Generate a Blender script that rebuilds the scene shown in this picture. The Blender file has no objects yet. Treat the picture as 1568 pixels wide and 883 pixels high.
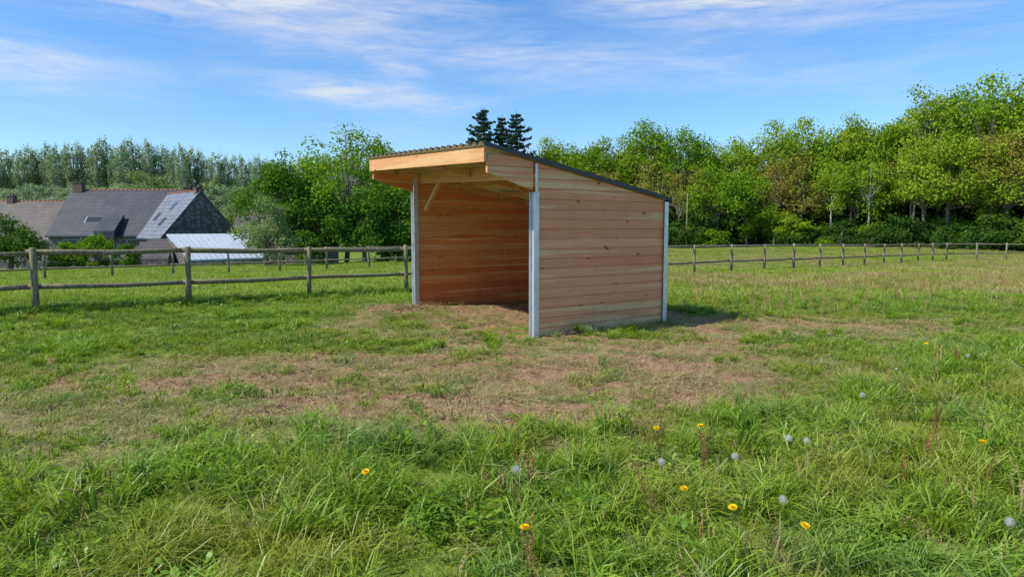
import bpy, math, random
import numpy as np
from mathutils import Vector
random.seed(3); rng=np.random.default_rng(7)
scene=bpy.context.scene
scene.view_settings.view_transform='Standard'; scene.view_settings.look='None'
scene.view_settings.exposure=0; scene.view_settings.gamma=1
COL=scene.collection

# ------------------------------------------------------------ noise
def _h(ix,iy,s):
    n=(ix.astype(np.int64)*374761393+iy.astype(np.int64)*668265263+s*1442695041)&0x7fffffff
    n=((n^(n>>13))*1274126177)&0x7fffffff
    n=(n^(n>>16))&0xffff
    return n/65535.0
def vn(x,y,s=0):
    x=np.asarray(x,float);y=np.asarray(y,float)
    ix=np.floor(x);iy=np.floor(y);fx=x-ix;fy=y-iy
    fx=fx*fx*(3-2*fx);fy=fy*fy*(3-2*fy)
    a=_h(ix,iy,s);b=_h(ix+1,iy,s);c=_h(ix,iy+1,s);d=_h(ix+1,iy+1,s)
    return (a*(1-fx)+b*fx)*(1-fy)+(c*(1-fx)+d*fx)*fy
def fbm(x,y,s=0,o=4):
    t=0;a=.5;f=1.0;n=0
    for i in range(o):
        t=t+a*vn(np.asarray(x)*f,np.asarray(y)*f,s+i*17);n+=a;a*=.5;f*=2.03
    return t/n
def ss(t):
    t=np.clip(t,0,1);return t*t*(3-2*t)

# ------------------------------------------------------------ terrain
DIRT=[(-2.8,7.0,1.7,.6,1.15),(-.9,6.0,1.6,.8,1.15),(.2,5.6,1.1,.6,1.1),(.8,7.4,2.1,1.2,1.05),(2.0,6.9,1.4,1.0,1.05),
      (2.1,9.1,2.1,1.,1.),(-.4,9.9,1.2,.9,.85),(-1.95,12.4,.9,.6,1.2),(-1.5,8.1,2.3,.9,1.),(4.3,10.8,2.9,1.1,.9),
      (.2,12.2,1.6,1.6,1.2),(.9,9.6,.7,.4,.9),(3.1,11.6,1.4,1.0,1.05),(-.5,7.0,2.6,.9,.8)]
DRY=[(-1.5,7.2,4.2,1.5,1.),(1.5,8.3,3.8,2.0,1.),(4.5,10.8,4.4,1.6,1.),(-2.4,5.5,3.2,.9,1.05),(-1.5,11.,2.4,2.2,.8),(1.8,6.1,1.3,.5,.9),(-4.3,5.9,2.2,.7,.85)]
def gsum(L,x,y):
    t=0
    for cx,cy,rx,ry,w in L:
        t=np.maximum(t,w*np.exp(-(((x-cx)/rx)**2+((y-cy)/ry)**2)*.8))
    return t
def dirt(x,y):
    n=fbm(x*1.7,y*2.2,5,4)-.5; n2=fbm(x*6,y*7,9,3)-.5
    return np.clip((gsum(DIRT,x,y)-.46+n*1.4+n2*1.5)*2.8,0,1)
def dry(x,y):
    n=fbm(x*1.1,y*1.4,25,4)-.5; n2=fbm(x*4,y*5,29,3)-.5
    return np.clip((gsum(DRY,x,y)-.42+n*1.2+n2*.6)*2.2,0,1)
def terr(x,y,micro=True):
    x=np.asarray(x,float);y=np.asarray(y,float)
    z=-.022*np.clip(y-13,0,45)
    z=z-.0167*np.clip(-x,0,35)*ss((y-14)/14)
    z=z-1.0*ss((y-45)/15)*ss((-x-5)/15)
    z=z+(3+5*ss((-x)/60))*ss((y-85)/150)
    z=z+.55*ss((y-50)/22)*ss((x-12)/25)
    z=z+.11*np.exp(-(((x+1.3)/2.2)**2+((y-13.2)/2.)**2))
    z=z+.09*np.exp(-(((x+2.0)/.7)**2+((y-12.3)/.35)**2))
    if micro:
        f=1-ss((y-25)/20)
        z=z+f*(.06*(fbm(x*.8,y*.8,41,3)-.5)+.03*(fbm(x*4,y*4,43,3)-.5))
        z=z+f*dirt(x,y)*.07*(fbm(x*11,y*11,47,3)-.45)
    return z
def tz(x,y): return float(terr(np.array([x]),np.array([y]))[0])

# ------------------------------------------------------------ material helpers
class M:
    def __init__(s,name):
        s.m=bpy.data.materials.new(name); s.m.use_nodes=True; s.nt=s.m.node_tree
        s.nt.nodes.clear(); s.out=s.n('ShaderNodeOutputMaterial')
    def n(s,t,**k):
        nd=s.nt.nodes.new(t)
        for a,b in k.items(): setattr(nd,a,b)
        return nd
    def l(s,a,b): s.nt.links.new(a,b)
    def set(s,sock,v):
        if hasattr(v,'is_linked'): s.l(v,sock)
        else:
            if isinstance(v,tuple) and len(v)==3 and sock.type=='RGBA': v=(*v,1)
            sock.default_value=v
    def math(s,op,a,b=0.0,clamp=False):
        nd=s.n('ShaderNodeMath',operation=op); nd.use_clamp=clamp
        s.set(nd.inputs[0],a); s.set(nd.inputs[1],b); return nd.outputs[0]
    def mix(s,f,a,b,bl='MIX'):
        nd=s.n('ShaderNodeMix',data_type='RGBA',blend_type=bl)
        s.set(nd.inputs[0],f); s.set(nd.inputs[6],a); s.set(nd.inputs[7],b); return nd.outputs[2]
    def noise(s,vec=None,scale=5.,detail=4.,rough=.55,dist=0.):
        nd=s.n('ShaderNodeTexNoise')
        if vec is not None: s.l(vec,nd.inputs['Vector'])
        nd.inputs['Scale'].default_value=scale;nd.inputs['Detail'].default_value=detail
        nd.inputs['Roughness'].default_value=rough;nd.inputs['Distortion'].default_value=dist
        return nd.outputs[0]
    def ramp(s,f,a,b):
        nd=s.n('ShaderNodeMapRange'); nd.clamp=True
        s.set(nd.inputs[0],f); nd.inputs[1].default_value=a; nd.inputs[2].default_value=b; return nd.outputs[0]
    def attr(s,name):
        return s.n('ShaderNodeAttribute',attribute_name=name).outputs['Fac']
    def mapping(s,vec,scale=(1,1,1),loc=(0,0,0),rot=(0,0,0)):
        nd=s.n('ShaderNodeMapping'); s.l(vec,nd.inputs[0])
        nd.inputs[1].default_value=loc;nd.inputs[2].default_value=rot;nd.inputs[3].default_value=scale; return nd.outputs[0]
    def obj(s): return s.n('ShaderNodeTexCoord').outputs['Object']
    def pos(s): return s.n('ShaderNodeNewGeometry').outputs['Position']
    def rnd(s): return s.n('ShaderNodeObjectInfo').outputs['Random']
    def bump(s,h,strength=.3,dist=.01):
        nd=s.n('ShaderNodeBump'); s.l(h,nd.inputs['Height']); nd.inputs['Strength'].default_value=strength
        nd.inputs['Distance'].default_value=dist; return nd.outputs[0]
    def bsdf(s,col,rough=.8,metal=0.,spec=.3,normal=None):
        b=s.n('ShaderNodeBsdfPrincipled'); s.set(b.inputs['Base Color'],col); s.set(b.inputs['Roughness'],rough)
        b.inputs['Metallic'].default_value=metal; b.inputs['Specular IOR Level'].default_value=spec
        if normal is not None: s.l(normal,b.inputs['Normal'])
        return b.outputs[0]
    def done(s,sh): s.l(sh,s.out.inputs[0]); return s.m
    def leafsh(s,col,trans=.35,rough=.5,spec=.25,tint=(1.1,1.15,.5)):
        d=s.n('ShaderNodeBsdfDiffuse'); s.set(d.inputs[0],col)
        a=d.outputs[0]
        if spec>.3:
            gl=s.n('ShaderNodeBsdfGlossy'); gl.inputs['Roughness'].default_value=rough; gl.inputs[0].default_value=(.8,.85,.8,1)
            mm=s.n('ShaderNodeMixShader'); mm.inputs[0].default_value=.05; s.l(a,mm.inputs[1]); s.l(gl.outputs[0],mm.inputs[2]); a=mm.outputs[0]
        t=s.n('ShaderNodeBsdfTranslucent'); s.l(s.mix(1.0,col,tint,'MULTIPLY'),t.inputs[0])
        m=s.n('ShaderNodeMixShader'); m.inputs[0].default_value=trans; s.l(a,m.inputs[1]); s.l(t.outputs[0],m.inputs[2])
        return s.done(m.outputs[0])

def leaf_mat(name,c1,c2,c3,trans=.35,gain=1.0):
    c1,c2,c3=[tuple(q*gain for q in c) for c in (c1,c2,c3)]
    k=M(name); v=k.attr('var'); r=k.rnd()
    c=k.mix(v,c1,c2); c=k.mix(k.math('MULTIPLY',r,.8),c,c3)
    return k.leafsh(c,trans)
def grass_mat(name,c1,c2,c3,trans=.38):
    k=M(name); v=k.attr('var'); t=k.attr('tip'); r=k.rnd()
    c=k.mix(v,c1,c2)
    n=k.noise(k.pos(),.9,1); c=k.mix(k.ramp(n,.4,.65),c,c3)
    c=k.mix(k.math('MULTIPLY',r,.5),c,k.mix(1.,c,(1.3,1.05,.6),'MULTIPLY'))
    dark=k.mix(1.,c,(.30,.36,.26),'MULTIPLY'); c=k.mix(k.ramp(t,0.,.7),dark,c)  # shade between blades painted in: colour darkens towards each base
    return k.leafsh(c,trans,.45,.35)

def bark_mat(name,c1,c2):
    k=M(name); o=k.obj(); n=k.noise(k.mapping(o,(6,6,1.2)),3,3)
    c=k.mix(k.ramp(n,.35,.65),c1,c2); return k.done(k.bsdf(c,.9,0,.1))

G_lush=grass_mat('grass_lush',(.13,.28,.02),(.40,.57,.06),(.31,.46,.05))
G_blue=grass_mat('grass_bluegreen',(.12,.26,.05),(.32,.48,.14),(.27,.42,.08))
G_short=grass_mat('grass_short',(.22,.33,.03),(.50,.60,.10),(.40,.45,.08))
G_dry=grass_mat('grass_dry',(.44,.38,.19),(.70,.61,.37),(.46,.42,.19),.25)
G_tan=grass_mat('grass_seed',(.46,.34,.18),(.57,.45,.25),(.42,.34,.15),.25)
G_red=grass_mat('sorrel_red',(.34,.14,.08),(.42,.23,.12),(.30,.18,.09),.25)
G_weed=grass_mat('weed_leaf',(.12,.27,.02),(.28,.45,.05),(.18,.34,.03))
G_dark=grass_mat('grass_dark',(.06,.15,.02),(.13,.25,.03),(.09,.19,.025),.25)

# ------------------------------------------------------------ mesh helpers (everything is quads)
def quadmesh(name,Q,mats,mi=None,var=None,tip=None,smooth=False):
    Q=np.asarray(Q,dtype=np.float32); n=len(Q)
    me=bpy.data.meshes.new(name)
    me.vertices.add(n*4); me.vertices.foreach_set('co',Q.reshape(-1))
    me.loops.add(n*4); me.loops.foreach_set('vertex_index',np.arange(n*4,dtype=np.int32))
    me.polygons.add(n); me.polygons.foreach_set('loop_start',np.arange(0,n*4,4,dtype=np.int32))
    try: me.polygons.foreach_set('loop_total',np.full(n,4,dtype=np.int32))
    except Exception: pass
    for m in mats: me.materials.append(m)
    if mi is not None: me.polygons.foreach_set('material_index',np.asarray(mi,dtype=np.int32))
    me.update(calc_edges=True)
    if var is not None:
        a=me.attributes.new('var','FLOAT','FACE'); a.data.foreach_set('value',np.asarray(var,dtype=np.float32))
    if tip is not None:
        a=me.attributes.new('tip','FLOAT','POINT'); a.data.foreach_set('value',np.asarray(tip,dtype=np.float32).reshape(-1))
    return me
def obj(name,me,parent=None,loc=(0,0,0),rot=(0,0,0),scl=(1,1,1),coll=None):
    o=bpy.data.objects.new(name,me); (coll or COL).objects.link(o)
    o.location=loc;o.rotation_euler=rot;o.scale=scl
    if parent: o.parent=parent
    return o
def empty(name,loc=(0,0,0),rot=(0,0,0)):
    o=bpy.data.objects.new(name,None); COL.objects.link(o); o.location=loc;o.rotation_euler=rot
    o.empty_display_size=.3; return o
def tube(P,R,n=6):
    P=[Vector(p) for p in P]; rings=[]
    for i,p in enumerate(P):
        d=(P[min(i+1,len(P)-1)]-P[max(i-1,0)]).normalized()
        a=d.orthogonal().normalized() if i==0 else (rings_a-d*rings_a.dot(d)).normalized()
        rings_a=a; b=d.cross(a)
        rings.append([p+(a*math.cos(2*math.pi*j/n)+b*math.sin(2*math.pi*j/n))*R[i] for j in range(n)])
    q=[]
    for i in range(len(P)-1):
        for j in range(n):
            k=(j+1)%n; q.append([rings[i][j],rings[i][k],rings[i+1][k],rings[i+1][j]])
    return np.array([[list(v) for v in f] for f in q],dtype=np.float32)
def tubemesh(name,tubes,mat,caps=True):
    V=[];F=[]
    for P,R,n in tubes:
        P=[Vector(p) for p in P]; base=len(V); a=None
        for i,p in enumerate(P):
            d=(P[min(i+1,len(P)-1)]-P[max(i-1,0)]).normalized()
            a=d.orthogonal().normalized() if a is None else (a-d*a.dot(d)).normalized()
            b=d.cross(a)
            for j in range(n): V.append(p+(a*math.cos(2*math.pi*j/n)+b*math.sin(2*math.pi*j/n))*R[i])
        for i in range(len(P)-1):
            for j in range(n):
                k=(j+1)%n; F.append((base+i*n+j,base+i*n+k,base+(i+1)*n+k,base+(i+1)*n+j))
        if caps:
            F.append(tuple(base+j for j in reversed(range(n)))); F.append(tuple(base+(len(P)-1)*n+j for j in range(n)))
    me=bpy.data.meshes.new(name); me.from_pydata(V,[],F); me.materials.append(mat)
    for p in me.polygons: p.use_smooth=len(p.vertices)==4
    return me
def polymesh(name,V,F,mats,mi=None):
    me=bpy.data.meshes.new(name); me.from_pydata([tuple(v) for v in V],[],F)
    for m in (mats if isinstance(mats,list) else [mats]): me.materials.append(m)
    if mi: me.polygons.foreach_set('material_index',mi)
    me.update(); return me

# ------------------------------------------------------------ ground
k=M('meadow_ground')
o=k.pos(); n1=k.noise(o,9,5,.65); n2=k.noise(o,45,3,.6); n3=k.noise(o,.5,3); n4=k.noise(o,2.3,4,.6)
g=k.mix(k.ramp(n4,.3,.7),(.15,.24,.03),(.26,.35,.055)); g=k.mix(k.ramp(n3,.4,.7),g,(.31,.36,.07))
g=k.mix(k.ramp(n1,.35,.7),k.mix(1.,g,(.5,.55,.5),'MULTIPLY'),g)
st=k.mix(k.ramp(n2,.3,.7),(.26,.20,.10),(.50,.42,.24))
d=k.mix(k.ramp(n1,.3,.7),(.21,.118,.06),(.42,.275,.16)); d=k.mix(k.ramp(n2,.55,.75),d,(.54,.41,.25)); d=k.mix(k.ramp(n2,.42,.25),d,(.085,.05,.025))
d=k.mix(k.ramp(n4,.48,.66),d,k.mix(1.,d,(1.15,1.2,1.15),'MULTIPLY'))
c=k.mix(k.math('MULTIPLY',k.attr('dry'),.75),g,st); c=k.mix(k.attr('dirt'),c,d)
h=k.math('ADD',k.math('MULTIPLY',n1,.7),k.math('MULTIPLY',n2,.5))
ground_mat=k.done(k.bsdf(c,.95,0,.1,k.bump(h,1.,.06)))

def axis(lo,hi,step,far,g=1.13):
    a=list(np.arange(lo,hi+1e-6,step)); s=step;x=a[-1]
    while x<far: s*=g;x+=s;a.append(x)
    s=step;x=a[0];b=[]
    while x>-far: s*=g;x-=s;b.append(x)
    return np.array(b[::-1]+a)
xs=axis(-8,8,.045,1600,1.09); ys=axis(2.2,14,.045,1600,1.09); ys=ys[ys>-200]
X,Y=np.meshgrid(xs,ys); Z=terr(X,Y)
nx,ny=len(xs),len(ys)
me=bpy.data.meshes.new('ground'); 
V=np.stack([X,Y,Z],-1).reshape(-1,3).astype(np.float32)
me.vertices.add(len(V)); me.vertices.foreach_set('co',V.reshape(-1))
I=(np.arange(ny-1)[:,None]*nx+np.arange(nx-1)[None]).reshape(-1)
F=np.stack([I,I+1,I+nx+1,I+nx],-1).astype(np.int32)
me.loops.add(F.size); me.loops.foreach_set('vertex_index',F.reshape(-1))
me.polygons.add(len(F)); me.polygons.foreach_set('loop_start',np.arange(0,F.size,4,dtype=np.int32))
try: me.polygons.foreach_set('loop_total',np.full(len(F),4,dtype=np.int32))
except Exception: pass
me.polygons.foreach_set('use_smooth',np.ones(len(F),dtype=bool)); me.update(calc_edges=True)
for nm,fn in (('dirt',dirt),('dry',dry)):
    a=me.attributes.new(nm,'FLOAT','POINT'); a.data.foreach_set('value',fn(X,Y).reshape(-1).astype(np.float32))
me.materials.append(ground_mat); obj('ground',me)

# ------------------------------------------------------------ scatter through geometry nodes
def scatter(name,x,y,protos,idx,smin,smax,tilt=.15,zoff=0.):
    n=len(x); z=terr(x,y)+zoff
    coll=bpy.data.collections.new(name+'_parts')
    for i,(pn,pm) in enumerate(protos): 
        ob=bpy.data.objects.new('%02d_%s'%(i,pn),pm); coll.objects.link(ob)
    me=bpy.data.meshes.new(name); me.vertices.add(n)
    me.vertices.foreach_set('co',np.stack([x,y,z],-1).astype(np.float32).reshape(-1))
    r=np.stack([rng.normal(0,tilt,n),rng.normal(0,tilt,n),rng.uniform(0,6.283,n)],-1).astype(np.float32)
    a=me.attributes.new('rot','FLOAT_VECTOR','POINT'); a.data.foreach_set('vector',r.reshape(-1))
    s=(smin+(smax-smin)*rng.random(n)**1.4).astype(np.float32)
    a=me.attributes.new('scl','FLOAT','POINT'); a.data.foreach_set('value',s)
    a=me.attributes.new('idx','INT','POINT'); a.data.foreach_set('value',np.asarray(idx,dtype=np.int32))
    ob=obj(name,me)
    ng=bpy.data.node_groups.new(name,'GeometryNodeTree')
    ng.interface.new_socket('Geometry',in_out='INPUT',socket_type='NodeSocketGeometry')
    ng.interface.new_socket('Geometry',in_out='OUTPUT',socket_type='NodeSocketGeometry')
    N=ng.nodes; L=ng.links
    gi=N.new('NodeGroupInput'); go=N.new('NodeGroupOutput'); ip=N.new('GeometryNodeInstanceOnPoints')
    ci=N.new('GeometryNodeCollectionInfo'); ci.inputs['Collection'].default_value=coll
    ci.inputs['Separate Children'].default_value=True; ci.inputs['Reset Children'].default_value=True
    def na(nm,t):
        q=N.new('GeometryNodeInputNamedAttribute'); q.data_type=t; q.inputs[0].default_value=nm
        return next(s for s in q.outputs if s.enabled and s.name=='Attribute')
    e=N.new('FunctionNodeEulerToRotation'); L.new(na('rot','FLOAT_VECTOR'),e.inputs[0])
    L.new(gi.outputs[0],ip.inputs['Points']); L.new(ci.outputs[0],ip.inputs['Instance'])
    ip.inputs['Pick Instance'].default_value=True
    L.new(na('idx','INT'),ip.inputs['Instance Index']); L.new(e.outputs[0],ip.inputs['Rotation'])
    L.new(na('scl','FLOAT'),ip.inputs['Scale']); L.new(ip.outputs[0],go.inputs[0])
    md=ob.modifiers.new('scatter','NODES'); md.node_group=ng
    return ob

def tuft(name,n,R,h0,h1,w,bend,mat,seg=3,flat=False,cl=0):
    """n blades inside radius R; cl>0 groups the blades into cl little clumps"""
    Q=[];T=[];Va=[]
    cs=[(R*math.sqrt(rng.random()),rng.uniform(0,6.283),rng.uniform(.5,1.35),rng.random()) for _ in range(max(cl,1))]
    for i in range(n):
        if cl:
            cr,ca,ch,cv=cs[i%cl]; a=rng.uniform(0,6.283); r=.045*math.sqrt(rng.random()); bx,by=cr*math.cos(ca)+r*math.cos(a),cr*math.sin(ca)+r*math.sin(a)
        else:
            a=rng.uniform(0,6.283); r=R*math.sqrt(rng.random()); bx,by=r*math.cos(a),r*math.sin(a); ch=1.;cv=rng.random()
        h=rng.uniform(h0,h1)*ch; d=a+rng.normal(0,1.) ; b=bend*rng.uniform(.3,1.3)*h
        wd=rng.uniform(0,6.283); ww0=w*rng.uniform(.6,1.25); wx,wy=math.cos(wd)*ww0*.5,math.sin(wd)*ww0*.5
        v=min(1,max(0,.55*cv+.45*rng.random())); pts=[]
        for j in range(seg+1):
            t=j/seg; off=b*t**2; zz=h*(t-(.55*bend*t**3 if bend>.3 else 0))
            if flat: off=h*t; zz=.012+.03*math.sin(t*3.)*v+h*.12*t*rng.random()
            ww=(1-t**1.7)*1.0+.06
            cx,cy=bx+math.cos(d)*off,by+math.sin(d)*off
            if flat: ex,ey=-math.sin(d)*w*.5,math.cos(d)*w*.5
            else: ex,ey=wx,wy
            pts.append(((cx-ex*ww,cy-ey*ww,zz),(cx+ex*ww,cy+ey*ww,zz),t))
        for j in range(seg):
            p,q=pts[j],pts[j+1]; Q.append([p[0],p[1],q[1],q[0]]); T.append([p[2],p[2],q[2],q[2]]); Va.append(v)
    return quadmesh(name,Q,[mat],None,Va,T)
def weed(name,n,mat,s=.05,R=.05):
    Q=[];T=[];Va=[]
    for i in range(n):
        a=rng.uniform(0,6.283); r0=rng.uniform(0,.03); L=rng.uniform(.5,1.3)*s; up=rng.uniform(.2,1.0); W=L*.28; v=rng.random()
        z0=rng.uniform(0,.10); qa=rng.uniform(0,6.28); qr=R*rng.random(); ox,oy=qr*math.cos(qa),qr*math.sin(qa)
        c=[(r0+L*t,z0+up*L*(t-.5*t*t)*1.3) for t in (0,.35,.7,1.)]; ws=[.15,1.,.85,.08]
        P=[]
        for (r,z),w_ in zip(c,ws):
            cx,cy=ox+math.cos(a)*r,oy+math.sin(a)*r; ex,ey=-math.sin(a)*W*w_,math.cos(a)*W*w_
            P.append(((cx-ex,cy-ey,z),(cx+ex,cy+ey,z)))
        for j in range(3): Q.append([P[j][0],P[j][1],P[j+1][1],P[j+1][0]]); T.append([.5,.5,1,1]); Va.append(v)
    return quadmesh(name,Q,[mat],None,Va,T)
def stalk(name,n,h,mat,R=.06):
    Q=[];Va=[]
    for i in range(n):
        a=rng.uniform(0,6.28); r=R*rng.random(); x,y=r*math.cos(a),r*math.sin(a); hh=h*rng.uniform(.6,1.1)
        lx,ly=rng.normal(0,.12)*hh,rng.normal(0,.12)*hh
        P=[(x+lx*t*t,y+ly*t*t,hh*t) for t in (0,.35,.7,1)]
        q=tube(P,[.0026,.0022,.0018,.001],3); Q+=list(q); Va+=[rng.random()]*len(q)
        for m in range(26):
            t=rng.uniform(.60,1.); px,py,pz=x+lx*t*t,y+ly*t*t,hh*t; s=.0058*(1.25-t*.5)
            dx,dy=rng.normal(0,.004),rng.normal(0,.004)
            d=rng.normal(0,1,3); d/=np.linalg.norm(d); e=np.cross(d,[.3,.5,.8]); e/=np.linalg.norm(e)
            c=np.array([px+dx,py+dy,pz]); Q.append([c-d*s,c-e*s*.6,c+d*s,c+e*s*.6]); Va.append(rng.random())
    return quadmesh(name,np.array([np.array(q) for q in Q]),[mat],None,Va,np.ones((len(Q),4)))

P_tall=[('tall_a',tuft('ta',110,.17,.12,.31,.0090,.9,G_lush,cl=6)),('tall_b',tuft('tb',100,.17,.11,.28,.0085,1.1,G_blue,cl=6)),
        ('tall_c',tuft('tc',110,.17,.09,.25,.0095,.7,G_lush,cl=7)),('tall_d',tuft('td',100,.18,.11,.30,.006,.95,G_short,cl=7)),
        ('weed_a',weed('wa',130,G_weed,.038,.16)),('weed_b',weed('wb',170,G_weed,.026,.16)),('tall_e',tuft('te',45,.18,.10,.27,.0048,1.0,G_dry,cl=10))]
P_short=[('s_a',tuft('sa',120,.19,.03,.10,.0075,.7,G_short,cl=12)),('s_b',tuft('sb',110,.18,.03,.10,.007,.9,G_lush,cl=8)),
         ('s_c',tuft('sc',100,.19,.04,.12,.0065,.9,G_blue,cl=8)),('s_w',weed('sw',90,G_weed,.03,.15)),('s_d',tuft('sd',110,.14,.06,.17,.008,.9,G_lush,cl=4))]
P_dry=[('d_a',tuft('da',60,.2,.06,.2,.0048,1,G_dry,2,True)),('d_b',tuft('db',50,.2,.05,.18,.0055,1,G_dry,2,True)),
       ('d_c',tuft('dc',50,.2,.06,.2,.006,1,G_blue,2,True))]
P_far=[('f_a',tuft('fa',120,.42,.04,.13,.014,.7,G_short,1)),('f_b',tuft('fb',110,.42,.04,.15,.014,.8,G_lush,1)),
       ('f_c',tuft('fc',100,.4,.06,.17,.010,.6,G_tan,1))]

def pts(y0,y1,dens,k=.85,m=1.4):
    area=k*(y1*y1-y0*y0)+2*m*(y1-y0); n=int(area*dens*1.02)
    y=np.sqrt(rng.random(n*2)*(y1*y1-y0*y0)+y0*y0); x=rng.uniform(-1,1,n*2)*(k*y+m); 
    return x[:n],y[:n]
def inshelter(x,y):
    a=(x-.338)*.809+(y-9.76)*.588; s=-(x-.338)*.588+(y-9.76)*.809
    return (a>.0)&(a<2.6)&(s>0.0)&(s<3.6)
def tallmask(x,y):
    n=fbm(x*.7,y*.7,61,3)-.5
    b=4.85+np.clip((x-1.2)*1.0,0,4.2)-.2*np.clip(-x-1,0,3)+n*1.8
    return ss((b-y)/.7+.5)
# near
x,y=pts(1.8,16,47); 
keepd=np.where(y<6.5,1.,np.where(y<10,.8,.55)); keep=rng.random(len(x))<keepd; x,y=x[keep],y[keep]
D=dirt(x,y); S=dry(x,y); T=tallmask(x,y); shl=inshelter(x,y)
r=rng.random(len(x))
clump=fbm(x*2.2,y*2.2,71,3)
tall=(T>r)&(clump+.2*rng.random(len(x))>.50)
keep=tall&(rng.random(len(x))>D*.98)&(rng.random(len(x))>S*.6)&~shl
xt,yt=x[keep],y[keep]; 
zone=fbm(xt*1.3,yt*1.3,81,3)+rng.normal(0,.06,len(xt))
idx=np.where(zone<.40,1,np.where(zone<.55,0,np.where(zone<.62,2,3))); wz=fbm(xt*1.7+9,yt*1.7,83,2)
idx=np.where((wz>.64)&(rng.random(len(xt))<.5),4+(rng.random(len(xt))<.5),idx); idx=np.where(rng.random(len(xt))<.11,6,idx)
scatter('meadow_grass',xt,yt,P_tall,idx,.6,1.5,.18)
sh=(~tall)&(rng.random(len(x))>D*.96)&(rng.random(len(x))>S*.76)&~shl
xs_,ys_=x[sh],y[sh]
ii=rng.choice(4,len(xs_),p=[.45,.25,.2,.1]); cz=fbm(xs_*1.6,ys_*1.6,85,3); ii=np.where((cz>.56)&(rng.random(len(xs_))<.5),4,ii)
scatter('lawn_grass',xs_,ys_,P_short,ii,.5,1.5,.15)
# dry cut grass
x,y=pts(3.1,14,66); w=dry(x,y)*(.95-.72*dirt(x,y))+.08; kp=(rng.random(len(x))<w*.85)&(rng.random(len(x))<np.where(y<8,1,.6))
x,y=x[kp],y[kp]; scatter('cut_grass',x,y,P_dry,rng.choice(3,len(x),p=[.42,.36,.22]),.6,1.2,.06,.008)
# farther meadow
x,y=pts(15,32,7.5,.85,3); x2,y2=pts(32,72,2.,.85,3); 
x=np.r_[x,x2];y=np.r_[y,y2]; tanp=ss((x-2)/6)*ss((y-13)/4)*.6*(fbm(x*.3,y*.3,91,3)>.40)
idx=np.where(rng.random(len(x))<tanp,2,(rng.random(len(x))<.35).astype(int))
sc=scatter('far_meadow_grass',x,y,P_far,idx,.8,1.8,.06)
# thicker, darker grass under the fence
t=rng.random(1700)
fx=-14.6+t*(11.93); fy=7.4+t*(9.9); fx+=rng.normal(0,.14,len(t)); fy+=rng.normal(0,.14,len(t))-.1
scatter('fence_line_grass',fx,fy,[('a',tuft('dk',110,.2,.08,.24,.010,.8,G_dark,2,cl=8)),P_tall[0]],(rng.random(len(t))<.25).astype(int),.6,1.3,.15)

# stalks
P_st=[('sorrel',stalk('st1',5,.38,G_red)),('seedhead',stalk('st2',5,.31,G_tan)),('seed_c',stalk('st3',4,.28,G_tan))]
x,y=pts(2.2,8,2.3); x2,y2=pts(8,26,4.5); 
near=(rng.random(len(x))<tallmask(x,y)*(.2+.7*(x>-.6)))
k2=(x2>3)&(fbm(x2*.5,y2*.5,95,3)>.42)&(y2>12)&(rng.random(len(x2))<.9)
cx=np.array([.95,1.0,1.05,1.3,1.25,1.34,-.15,.1,.05,-.1,.75,2.7,2.9,1.25]); cy=np.array([4.6,4.5,4.75,4.5,4.35,4.6,3.9,3.8,4.1,3.7,3.5,4.4,4.1,3.1])
x=np.r_[x[near],x2[k2],cx]; y=np.r_[y[near],y2[k2],cy]
idx=rng.choice(3,len(x),p=[.25,.42,.33]); idx[-len(cx):]=0
scatter('wild_sorrel',x,y,P_st,idx,.7,1.2,.12)

# clods
k=M('soil_clod'); n=k.noise(k.obj(),30,3); c=k.mix(k.ramp(n,.3,.7),(.17,.095,.05),(.38,.24,.145)); c=k.mix(k.math('MULTIPLY',k.rnd(),.4),c,(.48,.36,.23))
clod_m=k.done(k.bsdf(c,.95,0,.1))
import bmesh
def rock(name,seed,mat,r=.02):
    bm=bmesh.new(); bmesh.ops.create_icosphere(bm,subdivisions=2,radius=r); rr=random.Random(seed)
    ks=[Vector((rr.uniform(-1,1),rr.uniform(-1,1),rr.uniform(-1,1))).normalized() for _ in range(7)]
    for v in bm.verts:
        d=v.co.normalized(); f=1+sum(.16*math.sin(5*d.dot(q)+i) for i,q in enumerate(ks)); v.co*=f; v.co.z*=.55
    me=bpy.data.meshes.new(name); bm.to_mesh(me); bm.free(); me.materials.append(mat); return me
x,y=pts(4.5,13.5,150); w=dirt(x,y)*(fbm(x*3,y*3,99,2)>.42); kp=(rng.random(len(x))<w*.8); x,y=x[kp],y[kp]
x=np.r_[x,rng.normal(-1.95,.45,900)]; y=np.r_[y,rng.normal(12.3,.22,900)]
scatter('soil_clods',x,y,[('c%d'%i,rock('clod%d'%i,i,clod_m)) for i in range(4)],rng.integers(0,4,len(x)),.2,1.25,.5,-.002)

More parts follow.
